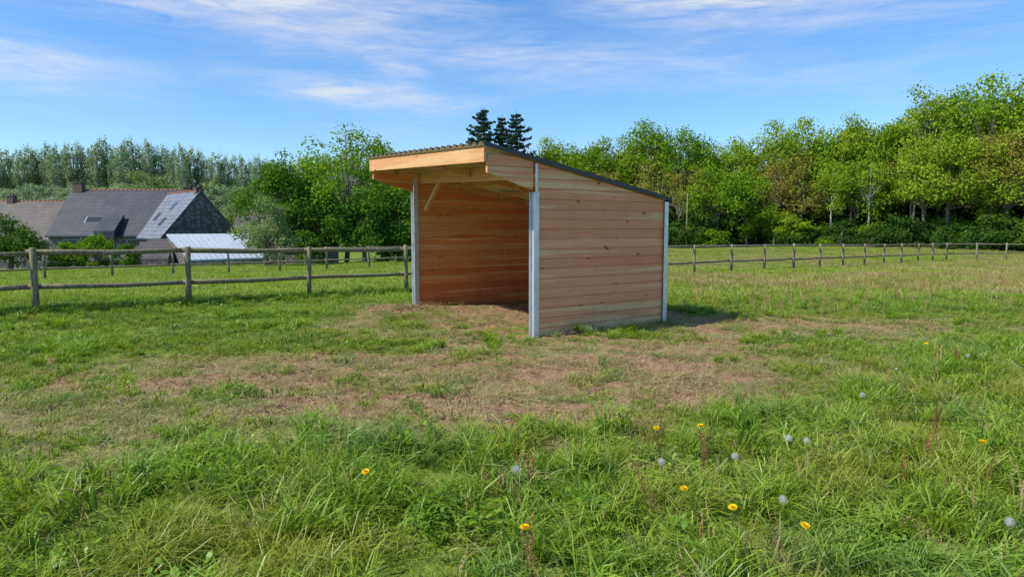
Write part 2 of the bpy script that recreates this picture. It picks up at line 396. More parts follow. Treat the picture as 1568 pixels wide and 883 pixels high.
# ------------------------------------------------------------ dandelions
k=M('dandelion_yellow'); petal=k.leafsh(k.mix(k.attr('var'),(.85,.55,.01),(.9,.68,.02)),.2,.5,.2,(1,1,.6))
k=M('dandelion_fluff'); fluff=k.leafsh(k.mix(k.attr('var'),(.66,.64,.60),(.8,.79,.76)),.4,.6,.1,(1,1,1))
k=M('dandelion_stem'); stemm=k.leafsh(k.mix(k.rnd(),(.2,.28,.07),(.3,.22,.1)),.3)
def flower(name,clock,h):
    Q=list(tube([(0,0,0),(.01,.005,h*.5),(.012,.0,h)],[.0028,.0024,.002],4)); mi=[0]*len(Q); va=[.5]*len(Q)
    c=np.array([.012,0,h])
    if not clock:
        for ring,(L,el) in enumerate([(.021,.1),(.019,.4),(.014,.8),(.009,1.2)]):
            for i in range(16):
                a=i/16*6.283+ring*.2; d=np.array([math.cos(a)*math.cos(el),math.sin(a)*math.cos(el),math.sin(el)]); e=np.array([-math.sin(a),math.cos(a),0])*.003
                Q.append([c-e*.4,c+e*.4,c+d*L+e,c+d*L-e]); mi.append(1); va.append(rng.random())
    else:
        for i in range(90):
            z=1-2*(i+.5)/90; a=i*2.39996; rr=math.sqrt(1-z*z); d=np.array([rr*math.cos(a),rr*math.sin(a),z])
            e=np.cross(d,[.2,.3,.9]); e/=np.linalg.norm(e); f=np.cross(d,e); L=.019*rng.uniform(.85,1.1)
            Q.append([c+e*.0003,c-e*.0003,c+d*L-e*.0003,c+d*L+e*.0003]); mi.append(1); va.append(.5)
            for g_ in (e,f):
                hh=np.cross(d,g_)*.0005
                Q.append([c+d*L-g_*.0036-hh+d*.0015,c+d*L+g_*.0036-hh+d*.0015,c+d*L+g_*.0036+hh+d*.0015,c+d*L-g_*.0036+hh+d*.0015]); mi.append(1); va.append(rng.random())
    return quadmesh(name,[np.array(q) for q in Q],[stemm,fluff if clock else petal],mi,va,np.ones((len(Q),4)))
fy_=[(.04,2.91),(1.09,3.27),(.83,3.46),(-.83,3.79),(.93,4.55),(1.29,4.54),(2.86,4.2),(4.8,7.9),(1.27,3.08)]
fc_=[(1.73,4.22),(1.9,4.26),(.87,3.79),(1.31,3.27),(2.74,5.24),(4.63,6.87),(2.17,2.92),(-.01,3.63),(1.24,3.9)]
m1=flower('dandelion_flower',False,.25); m2=flower('dandelion_clock',True,.26)
for px_,py_ in fy_: obj('dandelion',m1,None,(px_,py_,tz(px_,py_)),(rng.normal(0,.12)+.15,rng.normal(0,.12),rng.uniform(-.6,.6)),(1.1,)*3)
for px_,py_ in fc_: obj('dandelion_clock',m2,None,(px_,py_,tz(px_,py_)),(rng.normal(0,.1),rng.normal(0,.1),rng.uniform(0,6)),(1.1,)*3)
x,y=pts(5,24,2.0); kp=((x>.35*y-0.5)|(x<-.45*y))&(dirt(x,y)<.3)&(rng.random(len(x))<.4); x,y=x[kp],y[kp]
scatter('wildflowers',x,y,[('y',flower('fl2',False,.12)),('c',flower('fl3',True,.13))],(rng.random(len(x))<.5).astype(int),.45,.9,.15)

# ------------------------------------------------------------ shelter
def wood_mat(name,ca,cb,cc,axis='x',sc=1.,dirt_low=False):
    k=M(name); o=k.obj(); v=k.attr('tint')
    off=k.n('ShaderNodeCombineXYZ'); k.l(k.math('MULTIPLY',v,37.),off.inputs[0]); k.l(k.math('MULTIPLY',v,11.),off.inputs[2])
    va=k.n('ShaderNodeVectorMath',operation='ADD'); k.l(o,va.inputs[0]); k.l(off.outputs[0],va.inputs[1]); p=va.outputs[0]
    s=(.9,22,22) if axis=='x' else ((22,.9,22) if axis=='y' else (22,22,.9))
    g=k.noise(k.mapping(p,s),2.2*sc,5,.6,1.2); s2=tuple(.30 if q<1 else 7. for q in s); b=k.noise(k.mapping(p,s2),1.1,2,.45)
    c=k.mix(v,ca,cb); c=k.mix(k.math('MULTIPLY',k.ramp(b,.545,.585),.85),c,cc)
    fr=k.math('FRACT',k.math('MULTIPLY',v,7.31)); c=k.mix(k.ramp(fr,.0,1.),k.mix(1.,c,(.84,.76,.72),'MULTIPLY'),c)
    c=k.mix(k.ramp(g,.36,.64),k.mix(1.,c,(.88,.79,.73),'MULTIPLY'),c)
    vo=k.n('ShaderNodeTexVoronoi'); k.l(k.mapping(p,tuple(2.6 if q<1 else 6. for q in s)),vo.inputs['Vector']); vo.inputs['Scale'].default_value=1.
    wn=k.noise(p,14,3); dd=k.math('ADD',vo.outputs['Distance'],k.math('MULTIPLY',wn,.06))
    c=k.mix(k.ramp(dd,.155,.10),c,(.24,.10,.05))
    big=k.noise(o,1.6,3); c=k.mix(k.ramp(big,.35,.75),c,k.mix(1.,c,(.90,.88,.88),'MULTIPLY'))
    if dirt_low:
        sx=k.n('ShaderNodeSeparateXYZ'); k.l(o,sx.inputs[0]); lz=k.math('ADD',sx.outputs[2],k.math('MULTIPLY',k.noise(o,4,4),.25))
        c=k.mix(k.math('MULTIPLY',k.ramp(lz,.30,.12),.5),c,(.38,.26,.18))
    return k.done(k.bsdf(c,.75,0,.12,k.bump(g,.3,.004)))
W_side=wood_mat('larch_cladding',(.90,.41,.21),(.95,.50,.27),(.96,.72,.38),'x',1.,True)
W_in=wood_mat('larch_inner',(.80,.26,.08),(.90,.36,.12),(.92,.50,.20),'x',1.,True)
W_y=wood_mat('douglas_beam',(.76,.41,.19),(.82,.49,.25),(.84,.58,.30),'y')
W_x=wood_mat('douglas_rafter',(.86,.48,.24),(.92,.56,.30),(.92,.64,.36),'x')
k=M('galvanised_steel'); n=k.noise(k.mapping(k.obj(),(8,8,2)),3,5); c=k.mix(k.ramp(n,.3,.7),(.52,.54,.56),(.76,.78,.79))
STEEL=k.done(k.bsdf(c,.42,.5,.5))
k=M('roof_sheet_dark'); DARK=k.done(k.bsdf((.045,.05,.055),.5,0,.4))
k=M('roof_sheet_underside'); n=k.noise(k.obj(),4,4); UNDER=k.done(k.bsdf(k.mix(n,(.66,.68,.55),(.82,.82,.70)),.5,0,.4))

SH=empty('field_shelter',(.338,9.76,0),(0,0,math.radians(36.)))
TL=.03
def clip(poly,f):
    out=[]
    for i in range(len(poly)):
        p,q=poly[i],poly[(i+1)%len(poly)]; a,b=f(p),f(q)
        if a>=0: out.append(p)
        if (a>=0)!=(b>=0):
            t=a/(a-b); out.append((p[0]+(q[0]-p[0])*t,p[1]+(q[1]-p[1])*t))
    return out
class B:
    def __init__(s): s.V=[];s.F=[];s.t=[]
    def prism(s,poly,lo,hi,plane='xz',tint=None):
        if len(poly)<3: return
        b=len(s.V);n=len(poly)
        for e in (lo,hi):
            for p in poly:
                v=(p[0],e,p[1]) if plane=='xz' else (e,p[0],p[1])
                s.V.append((v[0],v[1],v[2]+TL*v[1]))
        f=[tuple(b+i for i in range(n)),tuple(b+n+i for i in reversed(range(n)))]
        f+=[(b+i,b+n+i,b+n+(i+1)%n,b+(i+1)%n) for i in range(n)]
        s.F+=f; s.t+=[random.random() if tint is None else tint]*len(f)
    def build(s,name,mat,bev=.003,parent=None):
        me=bpy.data.meshes.new(name); me.from_pydata(s.V,[],s.F); me.materials.append(mat)
        bm=bmesh.new(); bm.from_mesh(me); bmesh.ops.recalc_face_normals(bm,faces=bm.faces); bm.to_mesh(me); bm.free()
        a=me.attributes.new('tint','FLOAT','FACE'); a.data.foreach_set('value',s.t)
        o=obj(name,me,parent or SH)
        if bev: m=o.modifiers.new('b','BEVEL'); m.width=bev; m.segments=1; m.limit_method='ANGLE'
        return o
LA,LS=2.65,3.565
zr=lambda a:2.50-.177*a     # underside of roof
bh=.142
def wall(name,s0,mat,inner=False,a1=LA,mirror=1):
    b=B(); z=-bh
    while z<2.5:
        j=random.uniform(-.003,.003); tt=random.random()
        def brd(x0,x1,tt):
            poly=[(x0,z),(x1,z),(x1,z+bh-.005),(x0,z+bh-.005)]
            poly=clip(poly,lambda p:zr(p[0])-.01-p[1]); yo=random.uniform(-.0025,.0025)
            b.prism(poly,s0-.02+yo,s0+.02+yo,'xz',tt)
        brd(j,a1+j,tt)
        z+=bh
    z=bh*13
    for q in range(5):
        poly=[(-.84,z),(-.065,z),(-.065,z+bh-.005),(-.84,z+bh-.005)]
        poly=clip(poly,lambda p:zr(p[0])-.01-p[1]); poly=clip(poly,lambda p:p[1]-(2.09-.27*p[0]))
        b.prism(poly,s0-.02,s0+.02); z+=bh
    return b.build(name,mat,.003)
wall('side_cladding',0,W_side)
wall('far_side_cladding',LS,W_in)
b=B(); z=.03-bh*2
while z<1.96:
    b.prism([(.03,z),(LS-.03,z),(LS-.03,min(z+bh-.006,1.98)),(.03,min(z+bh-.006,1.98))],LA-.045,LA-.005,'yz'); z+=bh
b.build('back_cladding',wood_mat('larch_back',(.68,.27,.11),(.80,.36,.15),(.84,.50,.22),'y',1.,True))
b=B()
b.prism([(-.02,zr(-.86)-.20),(LS+.02,zr(-.86)-.20),(LS+.02,zr(-.86)-.012),(-.02,zr(-.86)-.012)],-.895,-.85,'yz',.6)
for a,hh in ((-.42,.10),(.06,.20),(.95,.10),(1.8,.10),(2.5,.12)):
    z1=zr(a+.03)-.016; b.prism([(.03,z1-hh),(LS-.03,z1-hh),(LS-.03,z1),(.03,z1)],a-.032,a+.032,'yz')
b.build('beams',W_y,.004)
b=B()
for s in (.065,1.78,LS-.065):
    for a0,a1 in ((-.845,-.46),(-.38,.02),(.1,.91),(.99,1.76),(1.84,2.46)):
        b.prism([(a0,zr(a0)-.16),(a1,zr(a1)-.16),(a1,zr(a1)-.02),(a0,zr(a0)-.02)],s-.034,s+.034)
b.build('rafters',W_x,.004)
b=B()
def strut(p,q,w=.07,lo=.03,hi=.09,plane='yz'):
    d=Vector((q[0]-p[0],q[1]-p[1])).normalized(); n=Vector((-d.y,d.x))*w*.5
    b.prism([(p[0]-n.x,p[1]-n.y),(q[0]-n.x,q[1]-n.y),(q[0]+n.x,q[1]+n.y),(p[0]+n.x,p[1]+n.y)],lo,hi,plane)
strut((3.30,1.80),(2.80,2.29)); 
b.build('braces',W_y,.004)
def post(name,a,s,h,h2=None):
    b=B(); zb=-.15; hw=.046
    for sy in (-.058,.052): b.prism([(a-hw,zb),(a+hw,zb),(a+hw,h),(a-hw,h)],s+sy,s+sy+.007)
    b.prism([(a-.0035,zb),(a+.0035,zb),(a+.0035,h),(a-.0035,h)],s-.051,s+.052)
    if h2: b.prism([(a-.004,h+.002),(a+.042,h+.002),(a+.042,h2),(a-.004,h2)],s-.034,s-.027)
    for zz in (.35,1.0,1.6):
        b.prism([(a-.03,zz),(a-.014,zz),(a-.014,zz+.016),(a-.03,zz+.016)],s-.066,s-.0585)
    return b.build(name,STEEL,.002)
post('post_front_near',-.03,0,2.08,2.48); post('post_front_far',-.03,LS,2.48)
post('post_back_near',LA+.02,0,2.0); post('post_back_far',LA+.02,LS,2.0)
def sheet(name,mat,dz,s0=-.07,s1=3.68,a0=-.93,a1=2.76):
    n=int((s1-s0)/.018); V=[];F=[]
    for i in range(n+1):
        s=s0+(s1-s0)*i/n; ph=(s/.17)%1.; w=min(1,max(0,abs(ph-.5)*5-.75))*.045
        for a in (a0,a1): V.append((a,s,zr(a)+.012+w+dz+TL*s))
    for i in range(n): F.append((2*i,2*i+1,2*i+3,2*i+2))
    me=polymesh(name,V,F,mat); return obj(name,me,SH)
sheet('roof_sheet',DARK,.004); sheet('roof_underside',UNDER,0)
b=B(); b.prism([(-.93,zr(-.93)-.0),(2.77,zr(2.77)-.0),(2.77,zr(2.77)+.058),(-.93,zr(-.93)+.058)],-.085,-.073)
b.prism([(2.765,zr(2.77)-.02),(2.785,zr(2.77)-.02),(2.785,zr(2.77)+.05),(2.765,zr(2.77)+.05)],-.07,3.68)
b.build('roof_trim',DARK,0)

# ------------------------------------------------------------ fences
k=M('weathered_wood'); o=k.obj(); n=k.noise(k.mapping(o,(3,3,1)),7,4); n2=k.noise(o,1.3,2)
c=k.mix(k.ramp(n,.35,.65),(.15,.12,.08),(.34,.28,.20)); c=k.mix(k.ramp(n2,.45,.7),c,(.19,.20,.10)); FW=k.done(k.bsdf(c,.9,0,.15))
def fence(path,nper,h=1.2,r=.05):
    T=[];tops=[]
    for (p,q),n in zip(zip(path[:-1],path[1:]),nper):
        for i in range(n): t=i/n; tops.append((p[0]+(q[0]-p[0])*t,p[1]+(q[1]-p[1])*t))
    tops.append(path[-1]); P=[]
    for x,y in tops:
        z=float(terr(np.array([x]),np.array([y]),False)[0]); lx,ly=random.gauss(0,.02),random.gauss(0,.02); rr=r*random.uniform(.95,1.2); hh=h+random.uniform(-.02,.04)
        T.append(([(x,y,z-.2),(x+lx*.5,y+ly*.5,z+hh*.5),(x+lx,y+ly,z+hh-.01),(x+lx,y+ly,z+hh)],[rr*1.08,rr,rr*.95,rr*.7],10)); P.append(Vector((x+lx,y+ly,z)))
    for i in range(len(P)-1):
        d=(P[i+1]-P[i]).normalized(); nrm=Vector((-d.y,d.x,0))*(r*1.55)
        for hz,ra in ((h-.07,.052),(.50,.048)):
            a=P[i]+nrm+Vector((0,0,hz+random.uniform(-.02,.02)))-d*.1; b_=P[i+1]+nrm+Vector((0,0,hz+random.uniform(-.02,.02)))+d*.1
            m=(a+b_)/2+Vector((0,0,-random.uniform(0,.03))); s=ra*random.uniform(.85,1.1)
            T.append(([a,a.lerp(m,.5),m,m.lerp(b_,.5),b_],[s,s*.98,s*.95,s*.9,s*.88],8))
    return obj('wooden_fence',tubemesh('wooden_fence',T,FW))
fence([(-16.6,5.75),(-8.63,12.35),(-2.67,17.3),(7.2,27.),(29.6,46.7)],[4,3,5,11])
fence([(-35.7,17.),(-19.8,29.),(-7.9,38.),(1.2,44.9)],[8,6,4],1.2,.05)
fence([(29.6,46.7),(62,58.)],[12])

# ------------------------------------------------------------ trees
def unit(n):
    v=rng.normal(0,1,(n,3)); return v/np.linalg.norm(v,axis=1)[:,None]
def tree_mesh(name,H,R,z0,leafm,barkm,nl=34,per=420,leaf=.2,tr=.22,top=1.0,lr=(.26,.42),sparse=0.,vs=.8):
    zc=(H+z0)/2; rz=(H-z0)/2; Q=[];mi=[];va=[]
    u=unit(nl*3); u=u[u[:,2]>-.85][:nl]; rad=rng.uniform(.45,.95,len(u))
    L=np.stack([u[:,0]*R*rad,u[:,1]*R*rad,zc+u[:,2]*rz*rad],-1)
    f=np.clip(1.12-.55*np.clip((L[:,2]-zc)/rz,0,1)*top,.3,1.2); L[:,0]*=f; L[:,1]*=f
    lrad=R*rng.uniform(lr[0],lr[1],len(L))
    bend=rng.normal(0,.02*H,2)
    tp=[(0,0,-.5),(bend[0]*.3,bend[1]*.3,z0*.6),(bend[0],bend[1],z0+rz*.6),(bend[0]*.6,bend[1]*.6,H*.86)]
    q=tube(tp,[tr*1.25,tr,tr*.6,tr*.12],8); Q.append(q); mi+=[1]*len(q); va+=[.5]*len(q)
    for i in range(0,len(L),2):
        t=rng.uniform(.35,.75); s=Vector((bend[0]*t,bend[1]*t,z0*.7+(H-z0)*t*.55)); e=Vector(L[i]); m=s.lerp(e,.5)+Vector((0,0,-.05*R))
        q=tube([s,m,e],[tr*.42,tr*.26,tr*.06],5); Q.append(q); mi+=[1]*len(q); va+=[.5]*len(q)
    for c,r in zip(L,lrad):
        n=int(per*rng.uniform(.7,1.2)*(r/(R*.34))**2); d=unit(n); rr=r*(rng.random(n)**.4)*rng.uniform(.75,1.35,n)
        P=c+d*rr[:,None]*np.array([1.1,1.1,vs])
        nn=fbm(P[:,0]*2.1/max(r,.1)+c[0],P[:,2]*2.1/max(r,.1)+P[:,1],int(abs(c[0]*100))%97,2); P=P[nn>.36+sparse]; d=d[nn>.36+sparse]; n=len(P)
        nm=d*.6+unit(n)*.7+np.array([0,0,.4]); nm/=np.linalg.norm(nm,axis=1)[:,None]
        a=np.cross(nm,unit(n)); a/=np.linalg.norm(a,axis=1)[:,None]; b_=np.cross(nm,a)
        s=(leaf*rng.uniform(.5,1.1,n))[:,None]; a=a*s*.62; b_=b_*s*.42
        Q.append(np.stack([P-a,P-b_,P+a,P+b_],1)); mi+=[0]*n
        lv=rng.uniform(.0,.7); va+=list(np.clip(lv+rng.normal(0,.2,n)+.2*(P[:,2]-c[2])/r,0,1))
    return quadmesh(name,np.concatenate(Q),[leafm,barkm],mi,va)
BK=bark_mat('bark_grey',(.12,.10,.075),(.26,.22,.17)); BKL=bark_mat('bark_light',(.30,.28,.24),(.5,.48,.43))
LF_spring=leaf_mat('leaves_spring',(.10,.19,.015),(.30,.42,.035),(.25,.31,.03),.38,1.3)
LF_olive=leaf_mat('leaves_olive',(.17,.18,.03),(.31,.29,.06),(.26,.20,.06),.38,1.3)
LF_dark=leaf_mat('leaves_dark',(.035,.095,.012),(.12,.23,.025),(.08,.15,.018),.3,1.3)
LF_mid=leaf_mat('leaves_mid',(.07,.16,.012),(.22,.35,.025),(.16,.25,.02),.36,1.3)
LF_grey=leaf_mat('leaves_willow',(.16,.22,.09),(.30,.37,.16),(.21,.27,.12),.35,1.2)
LF_far=leaf_mat('leaves_far_hazed',(.16,.22,.14),(.29,.36,.20),(.23,.28,.19),.35,1.3)  # aerial haze mixed into the leaf colour: paler, less saturated
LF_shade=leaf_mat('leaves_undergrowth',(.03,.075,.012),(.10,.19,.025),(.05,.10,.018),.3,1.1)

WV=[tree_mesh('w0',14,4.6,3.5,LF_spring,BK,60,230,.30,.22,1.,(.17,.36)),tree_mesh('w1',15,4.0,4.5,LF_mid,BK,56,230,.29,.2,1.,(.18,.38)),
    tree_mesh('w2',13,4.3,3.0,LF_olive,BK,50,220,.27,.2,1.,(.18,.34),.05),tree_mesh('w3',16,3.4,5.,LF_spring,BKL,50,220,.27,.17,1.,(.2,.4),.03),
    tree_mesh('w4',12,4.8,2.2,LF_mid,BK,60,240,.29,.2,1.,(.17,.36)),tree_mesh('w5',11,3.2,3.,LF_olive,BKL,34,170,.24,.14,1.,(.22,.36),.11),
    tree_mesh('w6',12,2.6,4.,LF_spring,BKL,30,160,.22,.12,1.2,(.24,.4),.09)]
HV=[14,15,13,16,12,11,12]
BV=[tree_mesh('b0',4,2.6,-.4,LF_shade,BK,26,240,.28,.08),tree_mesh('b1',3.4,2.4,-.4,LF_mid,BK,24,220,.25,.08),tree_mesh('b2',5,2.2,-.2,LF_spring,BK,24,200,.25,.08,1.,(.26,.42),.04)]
WD=empty('woodland')
prof=[(780,238),(840,214),(870,203),(920,212),(955,202),(990,186),(1050,198),(1120,200),(1180,190),(1225,184),(1260,192),(1300,166),(1350,164),(1410,120),(1455,138),(1510,122),(1568,98),(1640,92),(1720,90),(1820,90),(1950,90)]
edge=lambda t: (96-26*min(1,max(0,(t-780)/790.)))
def topz(t):
    for (a,ya),(b_,yb) in zip(prof[:-1],prof[1:]):
        if a<=t<=b_: return ya+(yb-ya)*(t-a)/(b_-a)
    return prof[0][1] if t<a else prof[-1][1]
def put(par,vi,meshes,Hs,bear,Yd,Ht,nm,wr=1.):
    x=bear*Yd; z=tz(x,Yd); s=(Ht-z)/Hs[vi]; w=s**.6*random.uniform(.85,1.15)*wr
    obj(nm,meshes[vi],par,(x,Yd,z-.1),(0,0,random.uniform(0,6.28)),(w,w,s))
for (t,yt) in prof:
    Yd=edge(t)+random.uniform(-1,2); put(WD,random.choice([0,1,3,0,4]),WV,HV,(t-784)/1050,Yd,1.6+(346-yt)/1050*Yd,'wood_tree',.88)
t=775
while t<1850:
    for dy,fr in ((-3,.74),(2,.90),(8,.93)):
        tt=t+random.uniform(-22,22); Yd=edge(tt)+dy+random.uniform(-1.5,1.5)
        hh=1.6+(346-topz(tt))/1050*Yd*fr*random.uniform(.80,1.0)
        put(WD,random.choice([0,1,2,3,4,5,2,6] if dy>-3 else [2,5,6,4,0,5,6,2]),WV,HV,(tt-784)/1050,Yd,hh,'wood_tree',.95)
    t+=38
t=770
while t<1850:
    for dy in (-7,-3,6,12):
        tt=t+random.uniform(-10,10); Yd=edge(tt)+dy+random.uniform(-1,1); x=(tt-784)/1050*Yd
        v=random.choice([0,0,1,2] if dy<0 else [0,0,0]); s=random.uniform(.4,.95) if dy<0 else random.uniform(1.3,2.0)
        if dy==-7 and random.random()<.5: continue
        obj('undergrowth',BV[v],WD,(x,Yd,tz(x,Yd)-.1),(0,0,random.uniform(0,6.28)),(s*1.2,s*1.2,s*random.uniform(.8,1.3)))
    t+=26

def single(nm,px_,Yd,yt,R,z0,lm,bk=BK,nl=60,per=420,leaf=.2,top=1.,sparse=0.,lr=(.22,.36)):
    x=(px_)*Yd; z=tz(x,Yd); H=1.6+yt*Yd-z
    obj(nm,tree_mesh(nm,H,R,z0,lm,bk,nl,int(per*.85),leaf*1.05,.2,top,lr,sparse),None,(x,Yd,z-.1),(0,0,random.uniform(0,6)))
single('oak_tree',-.243,52,.150,4.6,.6,LF_mid,nl=90,lr=(.16,.3))
single('oak_tree',-.335,51,.114,3.4,.3,LF_dark,nl=70,lr=(.18,.3))
single('maple_tree',-.180,55,.128,3.2,.3,LF_mid,nl=60,lr=(.18,.32))
single('ash_tree',-.13,60,.112,3.6,.3,LF_dark,nl=50)
single('ash_tree',-.06,66,.10,3.8,.3,LF_mid,nl=50)
single('ash_tree',.0,72,.10,3.8,.3,LF_mid,nl=50)
single('hawthorn_tree',-.295,50,.075,2.4,.0,LF_dark,nl=40)
single('hawthorn_tree',-.215,49,.06,2.6,-.3,LF_dark,nl=40)
single('hawthorn_tree',-.165,50,.055,2.4,-.3,LF_dark,nl=40)
single('willow_bush',-.36,44,.044,1.8,.2,LF_grey,nl=36,per=320,leaf=.13)
single('holly_bush',-.735,44,.024,2.0,.0,LF_dark,nl=36,per=360,leaf=.15)
single('hedge_shrub',-.65,46,-.012,1.2,-.2,LF_mid,nl=20,per=300,leaf=.14)
single('hedge_shrub',-.605,47,-.010,1.3,-.2,LF_mid,nl=20,per=300,leaf=.14)
single('hedge_shrub',-.56,46,-.022,1.0,-.2,LF_dark,nl=20,per=260,leaf=.14)
single('hedge_shrub',-.30,47,-.004,1.3,-.2,LF_dark,nl=20,per=260,leaf=.14)
single('ash_tree',-.535,105,.092,4.6,1.5,LF_grey,nl=50,leaf=.3)
LF_con=leaf_mat('needles',(.02,.06,.035),(.05,.10,.06),(.03,.07,.05),.1)
def conifer(nm,b_,Yd,yt,R):
    x=b_*Yd; z=tz(x,Yd); H=1.6+yt*Yd-z; Q=[tube([(0,0,-.5),(0,0,H*.5),(0,0,H)],[.28,.16,.03],7)]; mi=[1]*len(Q[0]); va=[.5]*len(Q[0])
    zz=H*.25
    while zz<H*.985:
        f=1-zz/H; L=R*(1-math.exp(-f*6.5))+.15; nb=6 if f>.1 else 5
        for i in range(nb):
            a=rng.uniform(0,6.28); LL=L*rng.uniform(.5,1.25); m=int(12+LL*50); t=rng.random(m)**.7
            w=.15*LL*(1-t)+.10; px_=LL*t; side=rng.normal(0,1,m)*w; zc=zz-LL*.30*t+LL*.26*t*t*1.6+rng.normal(0,.08,m)-.05*np.abs(side)
            P=np.stack([math.cos(a)*px_-math.sin(a)*side,math.sin(a)*px_+math.cos(a)*side,zc],-1)
            nm_=unit(m)*.7+np.array([0,0,.6]); e=np.cross(nm_,unit(m)); e/=np.linalg.norm(e,axis=1)[:,None]; g_=np.cross(e,unit(m)); s=rng.uniform(.11,.22,m)[:,None]
            Q.append(np.stack([P-e*s,P-g_*s*.5,P+e*s,P+g_*s*.5],1)); mi+=[0]*m; va+=list(rng.random(m))
        zz+=.46+.2*f
    obj(nm,quadmesh(nm,np.concatenate(Q),[LF_con,BK],mi,va),None,(x,Yd,z))
conifer('spruce_tree',-.040,90,.169,2.6); conifer('spruce_tree',-.014,93,.160,1.7); conifer('spruce_tree',.006,90,.165,2.4)

DT=empty('distant_trees')
FV=[tree_mesh('p0',22,2.5,4,LF_far,BKL,90,60,.45,.3,.5,(.18,.34),0,2.2),tree_mesh('p1',20,2.1,5,LF_far,BKL,80,55,.45,.26,.6,(.18,.36),.03,2.4),
    tree_mesh('p2',12,5.5,1,LF_far,BK,50,200,.5,.2,1.,(.18,.36)),tree_mesh('p3',10,5,1,LF_grey,BK,50,200,.42,.2,1.,(.18,.36))]
FH=[22,20,12,10]
b_=-1.0
while b_<.12:
    Yd=215+random.uniform(-6,6)
    yt=.122+.006*math.sin(b_*19)+random.uniform(-.006,.004) - (.022*ss((b_+.5)/.2))
    put(DT,random.choice([0,1]),FV,FH,b_,Yd,1.6+yt*Yd,'poplar',1.0)
    if random.random()<.6: put(DT,2,FV,FH,b_+.01,245,1.6+245*(yt-.045),'far_tree',1.2)
    b_+=.0122
b_=-1.0
while b_<.1:
    Yd=135+random.uniform(-10,14); put(DT,random.choice([2,3,2]),FV,FH,b_,Yd,1.6+Yd*(random.uniform(.040,.066)),'far_tree')
    Yd=180+random.uniform(-6,6); put(DT,2,FV,FH,b_+.01,Yd,1.6+Yd*(random.uniform(.045,.065)),'far_tree',1.2)
    b_+=.03

# ------------------------------------------------------------ farm buildings
def slate(name,c1,c2,rough=.6):
    k=M(name); o=k.obj()
    n=k.noise(o,1.2,4); n2=k.noise(o,7,4,.7)
    c=k.mix(k.ramp(n,.3,.7),c1,c2); c=k.mix(k.ramp(n2,.38,.62),k.mix(1.,c,(.55,.56,.60),'MULTIPLY'),c)
    sx=k.n('ShaderNodeSeparateXYZ'); k.l(o,sx.inputs[0]); w=k.math('FRACT',k.math('MULTIPLY',sx.outputs[2],3.2)); c=k.mix(k.ramp(w,.75,.95),c,k.mix(1.,c,(.55,.55,.55),'MULTIPLY'))
    return k.done(k.bsdf(c,rough,0,.3))
SL=slate('slate_roof',(.036,.045,.066),(.070,.082,.108)); SLB=slate('slate_roof_brown',(.10,.085,.078),(.16,.14,.125)); SLL=slate('slate_roof_reflecting',(.18,.20,.24),(.26,.28,.32))  # palest slate: reflected light put into the roof colour
k=M('stone_wall'); o=k.obj(); v=k.n('ShaderNodeTexVoronoi'); v.inputs['Scale'].default_value=3.5; k.l(o,v.inputs['Vector'])
c=k.mix(v.outputs['Color'],(.14,.14,.14),(.28,.27,.26)); c=k.mix(k.ramp(v.outputs['Distance'],.35,.6),c,(.12,.11,.10)); STONE=k.done(k.bsdf(c,.9,0,.1))
k=M('terracotta'); TER=k.done(k.bsdf(k.mix(k.noise(k.obj(),6,3),(.22,.09,.06),(.32,.15,.10)),.8))
k=M('chimney_brick'); CHB=k.done(k.bsdf(k.mix(k.noise(k.obj(),9,3),(.11,.075,.06),(.20,.13,.11)),.9))
k=M('window_glass'); GL=k.done(k.bsdf((.03,.04,.05),.1,0,.6))
k=M('pale_frame'); FR=k.done(k.bsdf((.30,.32,.34),.6))
k=M('shed_sheet'); SHD=k.done(k.bsdf(k.mix(k.noise(k.obj(),2,4),(.36,.42,.49),(.50,.55,.61)),.45,0,.3))
def house(nm,cx,cy,ang,L,W,zb,ze,zt,roofm,over=.25):
    E=empty(nm,(cx,cy,0),(0,0,ang)); l=L/2
    V=[(-l,-W,zb),(l,-W,zb),(l,W,zb),(-l,W,zb),(-l,-W,ze),(l,-W,ze),(l,W,ze),(-l,W,ze),(-l,0,zt),(l,0,zt)]
    F=[(0,1,5,4),(2,3,7,6),(1,2,6,9,5),(3,0,4,8,7)]
    obj('walls',polymesh('walls',V,F,STONE),E)
    sl=(zt-ze)/W; th=.12
    for sg in (-1,1):
        x0,x1=-l-over*.4,l+over*.4; yo=sg*(W+over); zo=ze-sl*over
        V=[(x0,0,zt+th),(x1,0,zt+th),(x1,yo,zo+th),(x0,yo,zo+th),(x0,0,zt+.01),(x1,0,zt+.01),(x1,yo,zo+.01),(x0,yo,zo+.01)]
        F=[(0,1,2,3),(4,7,6,5),(0,3,7,4),(1,5,6,2),(2,6,7,3)]
        obj('roof',polymesh('roof',V,F,roofm),E)
    T=[]; x=-l-.1
    while x<l: T.append(([(x,0,zt+th-.04),(min(x+.42,l+.12),0,zt+th-.02)],[.10,.075],8)); x+=.4
    obj('ridge_tiles',tubemesh('ridge',T,TER),E); return E,sl
def boxm(x0,x1,y0,y1,z0,z1,mat):
    V=[(x0,y0,z0),(x1,y0,z0),(x1,y1,z0),(x0,y1,z0),(x0,y0,z1),(x1,y0,z1),(x1,y1,z1),(x0,y1,z1)]
    return polymesh('box',V,[(0,3,2,1),(4,5,6,7),(0,1,5,4),(1,2,6,5),(2,3,7,6),(3,0,4,7)],mat)
def chimney(E,x,y,zt,h=1.1,w=.45):
    obj('chimney',boxm(x-w,x+w,y-.3,y+.3,zt-.6,zt+h,CHB),E); obj('chimney_cap',boxm(x-w-.05,x+w+.05,y-.35,y+.35,zt+h+.002,zt+h+.08,STONE),E)
    for d in (-.5*w,.5*w): obj('chimney_pot',tubemesh('pot',[([(x+d,y,zt+h+.08),(x+d,y,zt+h+.3)],[.09,.07],8)],CHB),E)
